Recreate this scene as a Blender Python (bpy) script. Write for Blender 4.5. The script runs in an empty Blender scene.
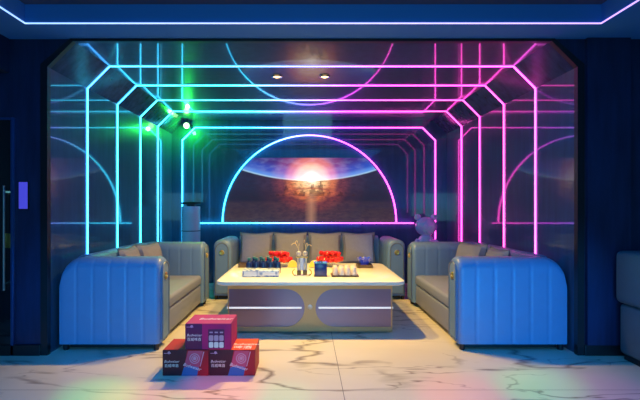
import bpy, bmesh, math, random
from mathutils import Vector, Matrix
random.seed(7)
PI = math.pi
S = bpy.context.scene
COL = S.collection

# ------------------------------------------------------------------ camera
F = 426.7
cam = bpy.data.cameras.new('camera')
cam.lens = 36.0 * F / 640.0
cam.sensor_width = 36.0
cam.shift_x = 14.0 / 640.0
cam.shift_y = 6.0 / 640.0
cam.clip_start = 0.02
co = bpy.data.objects.new('camera', cam)
co.location = (0, 0, 1.25)
co.rotation_euler = (PI / 2, 0, 0)
COL.objects.link(co)
S.camera = co

# ------------------------------------------------------------------ view
S.view_settings.view_transform = 'Standard'
S.view_settings.look = 'None'
S.view_settings.exposure = 0.0
S.view_settings.gamma = 1.0
S.view_settings.use_curve_mapping = False
try:
    S.cycles.use_denoising = True
    S.cycles.max_bounces = 8
    S.cycles.glossy_bounces = 5
    S.cycles.sample_clamp_indirect = 4.0
    S.cycles.caustics_reflective = False
    S.cycles.caustics_refractive = False
except Exception:
    pass

# ------------------------------------------------------------------ world
W = bpy.data.worlds.new('world'); S.world = W
W.use_nodes = True
W.node_tree.nodes['Background'].inputs[0].default_value = (0.004, 0.010, 0.03, 1)
W.node_tree.nodes['Background'].inputs[1].default_value = 1.0

# ------------------------------------------------------------------ lights of the place, plus added blue sofa spots
DOWN = [(-0.31, 4.56), (0.20, 4.56)]       # two warm ceiling downlights over the table
DOWN_W = 290.0
DOWN_C = (1.0, 0.62, 0.11)
COVE_W = 85.0                               # blue cove light of the front room's ceiling tray
COVE_C = (0.0, 0.30, 1.0)
ADDED_SPOT_W = 700.0                               # unseen blue spots added to light the sofa fronts
ADDED_SPOT_C = (0.0, 0.32, 1.0)

def lamp(name, kind, loc, energy, color, target=None, **kw):
    d = bpy.data.lights.new(name, kind)
    d.energy = energy; d.color = color
    for k, v in kw.items():
        setattr(d, k, v)
    o = bpy.data.objects.new(name, d); o.location = loc
    if target is not None:
        o.rotation_euler = (Vector(target) - Vector(loc)).to_track_quat('-Z', 'Y').to_euler()
    COL.objects.link(o)
    return o

for i, (x, y) in enumerate(DOWN):
    lamp('downlight_beam', 'SPOT', (x, y, 2.612), DOWN_W, DOWN_C, (x, y, 0), spot_size=math.radians(104), spot_blend=0.5, shadow_soft_size=0.045)
lamp('cove_glow', 'AREA', (0.05, 1.4, 2.70), COVE_W, COVE_C, (0.05, 1.4, 0), shape='RECTANGLE', size=3.8, size_y=3.2)
for x, k_ in ((-1.80, 0.58), (1.90, 0.92)):      # unseen narrow spots added behind the camera, turning each sofa end blue
    lamp('added_sofa_spot', 'SPOT', (x, -0.78, 0.20), ADDED_SPOT_W * k_, ADDED_SPOT_C, (x * .98, 3.7, 0.42), spot_size=math.radians(24), spot_blend=0.85, shadow_soft_size=0.02)

# ================================================================== helpers
def new_mat(name):
    m = bpy.data.materials.new(name); m.use_nodes = True
    nt = m.node_tree
    return m, nt, nt.nodes['Principled BSDF']

def P(name, color, rough=0.5, metal=0.0, ior=1.5, emit=None, es=0.0, trans=0.0, coat=0.0, var=0.0, scale=20.0, bump=0.0, bscale=120.0):
    m, nt, b = new_mat(name)
    b.inputs['Base Color'].default_value = (*color, 1)
    b.inputs['Roughness'].default_value = rough
    b.inputs['Metallic'].default_value = metal
    b.inputs['IOR'].default_value = ior
    b.inputs['Transmission Weight'].default_value = trans
    b.inputs['Coat Weight'].default_value = coat
    if emit:
        b.inputs['Emission Color'].default_value = (*emit, 1)
        b.inputs['Emission Strength'].default_value = es
    if var > 0 or bump > 0:
        tc = nt.nodes.new('ShaderNodeTexCoord')
        n = nt.nodes.new('ShaderNodeTexNoise'); n.inputs['Scale'].default_value = scale; n.inputs['Detail'].default_value = 4
        nt.links.new(tc.outputs['Object'], n.inputs['Vector'])
        if var > 0:
            mx = nt.nodes.new('ShaderNodeMix'); mx.data_type = 'RGBA'
            mx.inputs[6].default_value = (*[max(0, c * (1 - var)) for c in color], 1)
            mx.inputs[7].default_value = (*[min(1, c * (1 + var)) for c in color], 1)
            nt.links.new(n.outputs['Fac'], mx.inputs[0]); nt.links.new(mx.outputs[2], b.inputs['Base Color'])
        if bump > 0:
            n2 = nt.nodes.new('ShaderNodeTexNoise'); n2.inputs['Scale'].default_value = bscale
            nt.links.new(tc.outputs['Object'], n2.inputs['Vector'])
            bp = nt.nodes.new('ShaderNodeBump'); bp.inputs['Strength'].default_value = bump; bp.inputs['Distance'].default_value = 0.004
            nt.links.new(n2.outputs['Fac'], bp.inputs['Height']); nt.links.new(bp.outputs['Normal'], b.inputs['Normal'])
    return m

class MB:
    """Collects shapes in one bmesh; build() links them as one mesh object."""
    def __init__(self): self.bm = bmesh.new()
    def box(self, x0, x1, y0, y1, z0, z1, bevel=0.0, seg=2, mat=0):
        r = bmesh.ops.create_cube(self.bm, size=1.0)
        vs = r['verts']
        for v in vs:
            v.co = Vector(((x0 + x1) / 2 + v.co.x * (x1 - x0), (y0 + y1) / 2 + v.co.y * (y1 - y0), (z0 + z1) / 2 + v.co.z * (z1 - z0)))
        fs = set(f for v in vs for f in v.link_faces)
        for f in fs: f.material_index = mat
        if bevel > 0:
            es = list(set(e for v in vs for e in v.link_edges))
            bmesh.ops.bevel(self.bm, geom=es, offset=bevel, segments=seg, affect='EDGES', profile=0.5)
        return self
    def loft(self, loops, cap=True, closed=True, mat=0):
        rows = [[self.bm.verts.new(p) for p in lp] for lp in loops]
        n = len(rows[0])
        for a, b in zip(rows, rows[1:]):
            for i in range(n if closed else n - 1):
                j = (i + 1) % n
                f = self.bm.faces.new((a[i], a[j], b[j], b[i])); f.material_index = mat
        if cap:
            self.bm.faces.new(list(reversed(rows[0]))); self.bm.faces.new(rows[-1])
        return self
    def tube(self, pts, r, seg=8, closed=False):
        pts = [Vector(p) for p in pts]; n = len(pts); loops = []
        up = None
        for i, p in enumerate(pts):
            if closed: t = (pts[(i + 1) % n] - pts[i - 1]).normalized()
            else: t = (pts[min(i + 1, n - 1)] - pts[max(i - 1, 0)]).normalized()
            if up is None:
                up = Vector((0, 0, 1)) if abs(t.z) < 0.9 else Vector((0, 1, 0))
            a = t.cross(up).normalized(); up = a.cross(t).normalized()
            loops.append([p + a * (r * math.cos(2 * PI * k / seg)) + up * (r * math.sin(2 * PI * k / seg)) for k in range(seg)])
        if closed: loops.append(loops[0])
        return self.loft(loops, cap=not closed)
    def lathe(self, prof, cx=0, cy=0, seg=24, cap=True):
        loops = [[(cx + r * math.cos(2 * PI * k / seg), cy + r * math.sin(2 * PI * k / seg), z) for k in range(seg)] for r, z in prof]
        return self.loft(loops, cap=cap)
    def sphere(self, c, r, seg=12, rings=8, sc=(1, 1, 1)):
        q = bmesh.ops.create_uvsphere(self.bm, u_segments=seg, v_segments=rings, radius=r)
        for v in q['verts']:
            v.co = Vector((c[0] + v.co.x * sc[0], c[1] + v.co.y * sc[1], c[2] + v.co.z * sc[2]))
        return self
    def prism(self, poly, axis, a, b):
        """poly: 2D outline; axis 'y': points are (x,z) extruded from y=a to y=b; 'x': (y,z); 'z': (x,y)"""
        def q(p, d):
            return {'y': (p[0], d, p[1]), 'x': (d, p[0], p[1]), 'z': (p[0], p[1], d)}[axis]
        lo = [self.bm.verts.new(q(p, a)) for p in poly]; hi = [self.bm.verts.new(q(p, b)) for p in poly]
        n = len(poly)
        for i in range(n):
            j = (i + 1) % n
            self.bm.faces.new((lo[i], lo[j], hi[j], hi[i]))
        self.bm.faces.new(lo); self.bm.faces.new(hi)
        return self
    def build(self, name, mat, parent=None, loc=None, smooth=True, angle=35):
        bmesh.ops.recalc_face_normals(self.bm, faces=self.bm.faces[:])
        me = bpy.data.meshes.new(name); self.bm.to_mesh(me); self.bm.free()
        for mm in (mat if isinstance(mat, (list, tuple)) else [mat]): me.materials.append(mm)
        if smooth:
            for p in me.polygons: p.use_smooth = True
            try: me.set_sharp_from_angle(angle=math.radians(angle))
            except Exception: pass
        o = bpy.data.objects.new(name, me); COL.objects.link(o)
        if parent is not None: o.parent = parent
        if loc is not None: o.location = loc
        return o

def empty(name, loc=(0, 0, 0), rz=0.0):
    o = bpy.data.objects.new(name, None); o.location = loc; o.rotation_euler = (0, 0, rz); o.empty_display_size = 0.1
    COL.objects.link(o); return o
def tag(o, label, cat, group=None):
    o['label'] = label; o['category'] = cat
    if group: o['group'] = group
    return o
def struct(o):
    o['kind'] = 'structure'; return o
def kids(o): return [c for c in bpy.data.objects if c.parent == o]
def copy_tree(o, parent=None):
    c = o.copy(); COL.objects.link(c)
    if parent is not None: c.parent = parent
    for ch in kids(o): copy_tree(ch, c)
    return c
def rrect(x0, x1, y0, y1, r, n=6):
    pts = []
    for cx, cy, a0 in ((x1 - r, y1 - r, 0), (x0 + r, y1 - r, 90), (x0 + r, y0 + r, 180), (x1 - r, y0 + r, 270)):
        for k in range(n + 1):
            a = math.radians(a0 + 90 * k / n); pts.append((cx + r * math.cos(a), cy + r * math.sin(a)))
    return pts
def text_mesh(body, size, mat, parent, mtx, shear=0.0, name='lettering', extrude=0.0006, align='LEFT'):
    cu = bpy.data.curves.new(name, 'FONT'); cu.body = body; cu.size = size; cu.extrude = extrude; cu.shear = shear; cu.align_x = align
    cu.resolution_u = 3
    t = bpy.data.objects.new(name, cu); COL.objects.link(t)
    dg = bpy.context.evaluated_depsgraph_get()
    me = bpy.data.meshes.new_from_object(t.evaluated_get(dg))
    bpy.data.objects.remove(t); bpy.data.curves.remove(cu)
    me.materials.clear(); me.materials.append(mat)
    me.transform(mtx)
    o = bpy.data.objects.new(name, me); COL.objects.link(o); o.parent = parent
    return o

# ================================================================== materials
def wall_mat(name, base, ior, rough, var=0.5, coat=0.0):
    m, nt, b = new_mat(name)
    tc = nt.nodes.new('ShaderNodeTexCoord'); mp = nt.nodes.new('ShaderNodeMapping')
    mp.inputs['Scale'].default_value = (6, 6, 0.7)
    n = nt.nodes.new('ShaderNodeTexNoise'); n.inputs['Scale'].default_value = 2.2; n.inputs['Detail'].default_value = 8; n.inputs['Roughness'].default_value = 0.65
    nt.links.new(tc.outputs['Object'], mp.inputs['Vector']); nt.links.new(mp.outputs['Vector'], n.inputs['Vector'])
    cr = nt.nodes.new('ShaderNodeValToRGB')
    cr.color_ramp.elements[0].position = 0.3; cr.color_ramp.elements[0].color = (*[c * (1 - var) for c in base], 1)
    cr.color_ramp.elements[1].position = 0.72; cr.color_ramp.elements[1].color = (*[c * (1 + var) for c in base], 1)
    nt.links.new(n.outputs['Fac'], cr.inputs['Fac']); nt.links.new(cr.outputs['Color'], b.inputs['Base Color'])
    b.inputs['Roughness'].default_value = rough
    b.inputs['IOR'].default_value = ior
    b.inputs['Coat Weight'].default_value = coat; b.inputs['Coat Roughness'].default_value = 0.04; b.inputs['Coat IOR'].default_value = 1.5
    bp = nt.nodes.new('ShaderNodeBump'); bp.inputs['Strength'].default_value = 0.04; bp.inputs['Distance'].default_value = 0.01
    n2 = nt.nodes.new('ShaderNodeTexNoise'); n2.inputs['Scale'].default_value = 1.6
    nt.links.new(tc.outputs['Object'], n2.inputs['Vector']); nt.links.new(n2.outputs['Fac'], bp.inputs['Height'])
    nt.links.new(bp.outputs['Normal'], b.inputs['Normal'])
    return m
M = {}
M['wall'] = wall_mat('polished dark stone', (0.028, 0.085, 0.17), 1.25, 0.3, 0.22, 0.85)
M['ceil'] = wall_mat('polished dark ceiling panel', (0.03, 0.055, 0.12), 1.25, 0.3, 0.25, 0.85)
M['chamfer'] = wall_mat('dark mirror panel', (0.035, 0.055, 0.13), 1.6, 0.14)
M['front'] = wall_mat('dark blue panel', (0.012, 0.020, 0.065), 1.45, 0.3, 0.35)
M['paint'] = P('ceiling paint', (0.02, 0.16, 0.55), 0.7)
M['tray'] = P('dark ceiling paint', (0.035, 0.045, 0.10), 0.7)
M['black'] = P('black metal', (0.008, 0.008, 0.012), 0.35)
M['darkgloss'] = P('dark glass', (0.006, 0.007, 0.012), 0.08, ior=1.6)
M['roomwall'] = P('dark room wall', (0.03, 0.035, 0.06), 0.5, var=0.2)
M['leather'] = P('grey leather with blue light tint', (0.125, 0.22, 0.40), 0.42, var=0.06, scale=9, bump=0.06, bscale=240)  # arms and back: blue light put into the colour, bluer than the seat
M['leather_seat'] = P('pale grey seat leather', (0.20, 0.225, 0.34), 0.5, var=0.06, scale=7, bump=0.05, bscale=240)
M['piping'] = P('grey piping', (0.12, 0.16, 0.22), 0.4)
M['pillow'] = P('grey cushion fabric', (0.22, 0.22, 0.29), 0.75, var=0.1, scale=30, bump=0.12, bscale=400)
M['satin'] = P('satin silver', (0.78, 0.72, 0.62), 0.38, metal=0.35)
M['gold'] = P('brushed gold', (0.90, 0.62, 0.18), 0.28, metal=1.0)
M['straw'] = P('straw', (0.75, 0.58, 0.30), 0.6)
M['chrome'] = P('polished metal', (0.85, 0.83, 0.80), 0.12, metal=1.0)
M['marbletop'] = P('white table top', (0.86, 0.82, 0.74), 0.18, var=0.05, scale=3)
M['champagne'] = P('champagne metal', (0.60, 0.38, 0.20), 0.38, metal=0.35)
M['panel'] = P('satin grey lilac panel', (0.24, 0.19, 0.33), 0.30, metal=0.75)
M['tablebody'] = P('dark table core', (0.06, 0.06, 0.07), 0.4)
M['trimwhite'] = P('white lit strip', (0.9, 0.9, 0.9), 0.3, emit=(1, 0.95, 0.95), es=0.55)
M['lens'] = P('warm lamp lens', (1, 0.9, 0.7), 0.3, emit=(1.0, 0.62, 0.22), es=4.0)

def neon_mat(name, stops, strength):
    m, nt, b = new_mat(name)
    g = nt.nodes.new('ShaderNodeTexCoord'); sx = nt.nodes.new('ShaderNodeSeparateXYZ')
    nt.links.new(g.outputs['Object'], sx.inputs[0])
    mr = nt.nodes.new('ShaderNodeMapRange'); mr.inputs[1].default_value = -2.3; mr.inputs[2].default_value = 2.4
    nt.links.new(sx.outputs['X'], mr.inputs[0])
    cr = nt.nodes.new('ShaderNodeValToRGB'); els = cr.color_ramp.elements
    for i, (p, c) in enumerate(stops):
        e = els[i] if i < 2 else els.new(p)
        e.position = p; e.color = (*c, 1)
    nt.links.new(mr.outputs[0], cr.inputs['Fac'])
    b.inputs['Base Color'].default_value = (0.6, 0.6, 0.6, 1)
    nt.links.new(cr.outputs['Color'], b.inputs['Emission Color'])
    b.inputs['Emission Strength'].default_value = strength
    return m
# an addressable LED strip: cyan at the left end, violet in the middle, pink at the right
NEON_STOPS = [(0.0, (0.035, 0.50, 0.90)), (1.0, (0.80, 0.042, 0.42)), (0.30, (0.035, 0.56, 0.85)), (0.47, (0.20, 0.18, 0.95)), (0.62, (0.55, 0.045, 0.70)), (0.78, (0.80, 0.042, 0.44))]
M['neon'] = neon_mat('neon strip', NEON_STOPS, 9.0)
M['neonfront'] = neon_mat('neon strip front ring', [(0.0, (0.045, 0.34, 1.0)), (1.0, (0.75, 0.055, 0.55)), (0.30, (0.04, 0.38, 0.95)), (0.5, (0.18, 0.17, 1.0)), (0.68, (0.55, 0.06, 0.75))], 7.0)
M['cove'] = neon_mat('cove strip', [(0.0, (0.26, 0.50, 1.0)), (1.0, (0.55, 0.32, 1.0)), (0.5, (0.42, 0.42, 1.0))], 1.7)

# floor: large pale marble tiles with brown veins and fine joints
def floor_mat():
    m, nt, b = new_mat('marble tile floor')
    L = nt.links.new; N = nt.nodes.new
    tc = N('ShaderNodeTexCoord')
    mp = N('ShaderNodeMapping'); mp.inputs['Rotation'].default_value = (0, 0, math.radians(38)); mp.inputs['Scale'].default_value = (0.8, 2.6, 1)
    L(tc.outputs['Object'], mp.inputs['Vector'])
    def vein(scale, dist, width, seed, lo, hi):
        n = N('ShaderNodeTexNoise'); n.noise_dimensions = '4D'; n.inputs['W'].default_value = seed
        n.inputs['Scale'].default_value = scale; n.inputs['Detail'].default_value = 4; n.inputs['Roughness'].default_value = 0.5; n.inputs['Distortion'].default_value = dist
        L(mp.outputs['Vector'], n.inputs['Vector'])
        s = N('ShaderNodeMath'); s.operation = 'SUBTRACT'; s.inputs[1].default_value = 0.5; L(n.outputs['Fac'], s.inputs[0])
        a = N('ShaderNodeMath'); a.operation = 'ABSOLUTE'; L(s.outputs[0], a.inputs[0])
        r = N('ShaderNodeMapRange'); r.inputs[1].default_value = 0.0; r.inputs[2].default_value = width; r.inputs[3].default_value = 1.0; r.inputs[4].default_value = 0.0
        L(a.outputs[0], r.inputs[0])
        k = N('ShaderNodeTexNoise'); k.noise_dimensions = '4D'; k.inputs['W'].default_value = seed + 9; k.inputs['Scale'].default_value = 1.3; k.inputs['Detail'].default_value = 2
        L(tc.outputs['Object'], k.inputs['Vector'])
        kr = N('ShaderNodeMapRange'); kr.inputs[1].default_value = lo; kr.inputs[2].default_value = hi; L(k.outputs['Fac'], kr.inputs[0])
        mu = N('ShaderNodeMath'); mu.operation = 'MULTIPLY'; L(r.outputs[0], mu.inputs[0]); L(kr.outputs[0], mu.inputs[1])
        return mu
    v1 = vein(0.55, 0.35, 0.015, 2.0, 0.42, 0.52); v2 = vein(1.0, 0.6, 0.011, 5.0, 0.46, 0.58)
    mx = N('ShaderNodeMath'); mx.operation = 'MAXIMUM'; L(v1.outputs[0], mx.inputs[0]); L(v2.outputs[0], mx.inputs[1])
    cl = N('ShaderNodeTexNoise'); cl.inputs['Scale'].default_value = 1.1; cl.inputs['Detail'].default_value = 6; L(mp.outputs['Vector'], cl.inputs['Vector'])
    base = N('ShaderNodeMix'); base.data_type = 'RGBA'; base.inputs[6].default_value = (0.56, 0.51, 0.44, 1); base.inputs[7].default_value = (0.74, 0.68, 0.59, 1)
    L(cl.outputs['Fac'], base.inputs[0])
    mv = N('ShaderNodeMix'); mv.data_type = 'RGBA'; mv.inputs[7].default_value = (0.15, 0.10, 0.07, 1)
    vm = N('ShaderNodeMath'); vm.operation = 'MULTIPLY'; vm.inputs[1].default_value = 0.85; L(mx.outputs[0], vm.inputs[0])
    L(vm.outputs[0], mv.inputs[0]); L(base.outputs[2], mv.inputs[6])
    # joints
    sx = N('ShaderNodeSeparateXYZ'); L(tc.outputs['Object'], sx.inputs[0])
    def joint(out, off, period):
        a = N('ShaderNodeMath'); a.operation = 'SUBTRACT'; a.inputs[1].default_value = off; L(out, a.inputs[0])
        p = N('ShaderNodeMath'); p.operation = 'PINGPONG'; p.inputs[1].default_value = period / 2; L(a.outputs[0], p.inputs[0])
        c = N('ShaderNodeMath'); c.operation = 'LESS_THAN'; c.inputs[1].default_value = 0.0022; L(p.outputs[0], c.inputs[0])
        return c
    j1 = joint(sx.outputs['X'], 0.25, 5.6); j2 = joint(sx.outputs['Y'], 2.90, 1.6)
    jm = N('ShaderNodeMath'); jm.operation = 'MAXIMUM'; L(j1.outputs[0], jm.inputs[0]); L(j2.outputs[0], jm.inputs[1])
    mj = N('ShaderNodeMix'); mj.data_type = 'RGBA'; mj.inputs[7].default_value = (0.10, 0.09, 0.08, 1)
    L(jm.outputs[0], mj.inputs[0]); L(mv.outputs[2], mj.inputs[6])
    L(mj.outputs[2], b.inputs['Base Color'])
    b.inputs['Roughness'].default_value = 0.28
    b.inputs['IOR'].default_value = 1.45
    return m
M['floor'] = floor_mat()

# ================================================================== structure
XL, XR = -2.176, 2.284          # alcove side walls
YF, YB = 3.586, 6.92            # front wall plane, back wall
ZC = 2.64                       # alcove ceiling
CH = 0.22                       # corner chamfer
ZS = 2.652                      # soffit of the front room
RX0, RX1, RY0 = -3.25, 3.35, -0.95
TH = 0.12

struct(MB().box(RX0 - TH, RX1 + TH, RY0 - TH, YB + TH, -0.1, 0.0).build('floor', M['floor'], smooth=False))
struct(MB().box(XL - TH, XL, YF + 0.02, YB, 0, ZC - CH).build('wall_left', M['wall'], smooth=False))
struct(MB().box(XR, XR + TH, YF + 0.02, YB, 0, ZC - CH).build('wall_right', M['wall'], smooth=False))
struct(MB().box(XL - TH, XR + TH, YB, YB + TH, 0, ZC + 0.1).build('wall_back', M['wall'], smooth=False))
struct(MB().box(XL + CH, XR - CH, YF + 0.02, YB, ZC, ZC + 0.1).build('ceiling', M['ceil'], smooth=False))
k = 0.08
struct(MB().prism([(XL, ZC - CH), (XL + CH, ZC), (XL + CH, ZC + k), (XL - k, ZC - CH)], 'y', YF + 0.02, YB).build('trim_1', M['chamfer'], smooth=False))
struct(MB().prism([(XR, ZC - CH), (XR + k, ZC - CH), (XR - CH, ZC + k), (XR - CH, ZC)], 'y', YF + 0.02, YB).build('trim_2', M['chamfer'], smooth=False))
# front wall round the opening (a pier each side, chamfered header)
fw = MB()
fw.prism([(RX0, 0), (XL, 0), (XL, ZC - CH), (XL + CH, ZC), (XL + CH, 2.80), (RX0, 2.80)], 'y', YF, YF + 0.02)
fw.prism([(XR, 0), (RX1, 0), (RX1, 2.80), (XR - CH, 2.80), (XR - CH, ZC), (XR, ZC - CH)], 'y', YF, YF + 0.02)
fw.prism([(XL + CH, ZC), (XR - CH, ZC), (XR - CH, 2.80), (XL + CH, 2.80)], 'y', YF, YF + 0.02)
struct(fw.build('wall_front', M['front'], smooth=False))
# black edge trim round the opening
e = 0.045
tr = MB()
outer = [(XL - e, 0), (XL - e, ZC - CH + e * 0.4), (XL + CH - e * 0.4, ZC + e * .25), (XR - CH + e * 0.4, ZC + e * .25), (XR + e, ZC - CH + e * 0.4), (XR + e, 0)]
inner = [(XL + .012, 0), (XL + .012, ZC - CH - .005), (XL + CH + .005, ZC - .012), (XR - CH - .005, ZC - .012), (XR - .012, ZC - CH - .005), (XR - .012, 0)]
for i in range(5):
    tr.prism([outer[i], outer[i + 1], inner[i + 1], inner[i]], 'y', YF - 0.018, YF + 0.03)
struct(tr.build('trim_3', M['black'], smooth=False))
# dark plinths at the foot of the piers
struct(MB().box(RX0, XL - e, YF - 0.03, YF, 0, 0.09, .004).build('baseboard_left', M['black'], smooth=False))
struct(MB().box(XR + e, RX1, YF - 0.03, YF, 0, 0.09, .004).build('baseboard_right', M['black'], smooth=False))
# flat pilaster panels on the piers
struct(MB().box(XR + 0.06, XR + 0.42, YF - 0.035, YF, 0.09, ZS).build('trim_4', M['front'], smooth=False))
# front room: side walls, rear wall, soffit frame, raised tray
struct(MB().box(RX0 - TH, RX0, RY0, YF + 0.02, 0, 2.9).build('wall_outer_left', M['roomwall'], smooth=False))
struct(MB().box(RX1, RX1 + TH, RY0, YF + 0.02, 0, 2.9).build('wall_outer_right', M['roomwall'], smooth=False))
struct(MB().box(RX0 - TH, RX1 + TH, RY0 - TH, RY0, 0, 2.9).build('wall_rear', M['roomwall'], smooth=False))
TX0, TX1, TY0, TY1 = -2.16, 2.27, -0.55, 3.28
so = MB()
so.box(RX0, RX1, TY1, YF, ZS, 2.80); so.box(RX0, RX1, RY0, TY0, ZS, 2.80)
so.box(RX0, TX0, TY0, TY1, ZS, 2.80); so.box(TX1, RX1, TY0, TY1, ZS, 2.80)
struct(so.build('ceiling_soffit', M['paint'], smooth=False))
struct(MB().box(RX0, RX1, RY0, YF, 2.80, 2.90).build('ceiling_tray', M['tray'], smooth=False))
# downstand beam at the left
struct(MB().box(RX0, -2.49, 3.30, YF, 2.37, ZS).build('trim_5', M['front'], smooth=False))

# ================================================================== neon
def ring_path(x0, x1, ztop, c, y, z0):
    return [(x0, y, z0), (x0, y, ztop - c), (x0 + c, y, ztop), (x1 - c, y, ztop), (x1, y, ztop - c), (x1, y, z0)]
def ring_strip(x0, x1, ztop, c, y, z0, w=0.026, d=0.012, dz=0.008):
    """flat LED profile: loft of a rectangle along the ring, mitred"""
    pts = ring_path(x0, x1, ztop, c, y, z0)
    # subdivide the long runs so the loft follows evenly
    inn = ring_path(x0 + d, x1 - d, ztop - dz, c - d * 0.41, y, z0)
    loops = []
    for p, q in zip(pts, inn):
        loops.append([(p[0], y - w / 2, p[2]), (p[0], y + w / 2, p[2]), (q[0], y + w / 2, q[2]), (q[0], y - w / 2, q[2])])
    return MB().loft(loops)
ring_names = ['largest and nearest the room', 'second from the front', 'third from the front', 'fourth and deepest, near back wall']
for i, y in enumerate((4.24, 4.915, 5.60, 6.26)):
    o = ring_strip(XL, XR, ZC, CH, y, 0.0, w=0.012 if i == 0 else 0.009).build('neon_ring', M['neonfront'] if i == 0 else M['neon'], smooth=False)
    tag(o, 'neon strip round alcove walls and ceiling, ' + ring_names[i], 'neon light', 'neon strips round the alcove')
def flat_strip(pts_out, pts_in, y0, y1):
    m = MB(); loops = [[(p[0], y0, p[1]), (p[0], y1, p[1]), (q[0], y1, q[1]), (q[0], y0, q[1])] for p, q in zip(pts_out, pts_in)]
    return m.loft(loops)
rp = lambda x0, x1, zt, c, z0: [(x0, z0), (x0, zt - c), (x0 + c, zt), (x1 - c, zt), (x1, zt - c), (x1, z0)]
w = 0.013
o = flat_strip(rp(-2.01, 2.10, 2.525, .21, 0.02), rp(-2.01 + w, 2.10 - w, 2.525 - w, .21 - w * .41, 0.02), YB - 0.022, YB - .003).build('neon_outline', M['neon'], smooth=False)
tag(o, 'cyan to pink neon outline fixed flat on the back wall around the arch', 'neon light')
AX, AZ, AR = 0.055, 0.99, 1.41
th = [PI - PI * i / 64 for i in range(65)]
o = flat_strip([(AX + AR * math.cos(t), AZ + AR * math.sin(t)) for t in th], [(AX + (AR - w) * math.cos(t), AZ + (AR - w) * math.sin(t)) for t in th], YB - 0.045, YB - .004).build('neon_arch', M['neon'], smooth=False)
tag(o, 'semicircular neon arch, white cyan to pink, framing the sunset picture on the back wall', 'neon light')
o = MB().box(-1.72, 1.737, YB - 0.045, YB, AZ - 0.024, AZ - 0.009).build('neon_baseline', M['neon'], smooth=False)
tag(o, 'straight horizontal neon strip under the arch above the back sofa', 'neon light')
# cove LED line of the front room tray
cv = MB(); c_ = 0.008
cv.box(TX0, TX1, TY1 - c_, TY1, ZS - .004, ZS + .005); cv.box(TX0, TX1, TY0, TY0 + c_, ZS - .004, ZS + .005)
cv.box(TX0, TX0 + c_, TY0 + c_, TY1 - c_, ZS - .004, ZS + .005); cv.box(TX1 - c_, TX1, TY0 + c_, TY1 - c_, ZS - .004, ZS + .005)
tag(cv.build('ceiling_light_strip', M['cove'], smooth=False), 'thin violet white light strip along the edge of the front ceiling tray', 'light strip')

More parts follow.
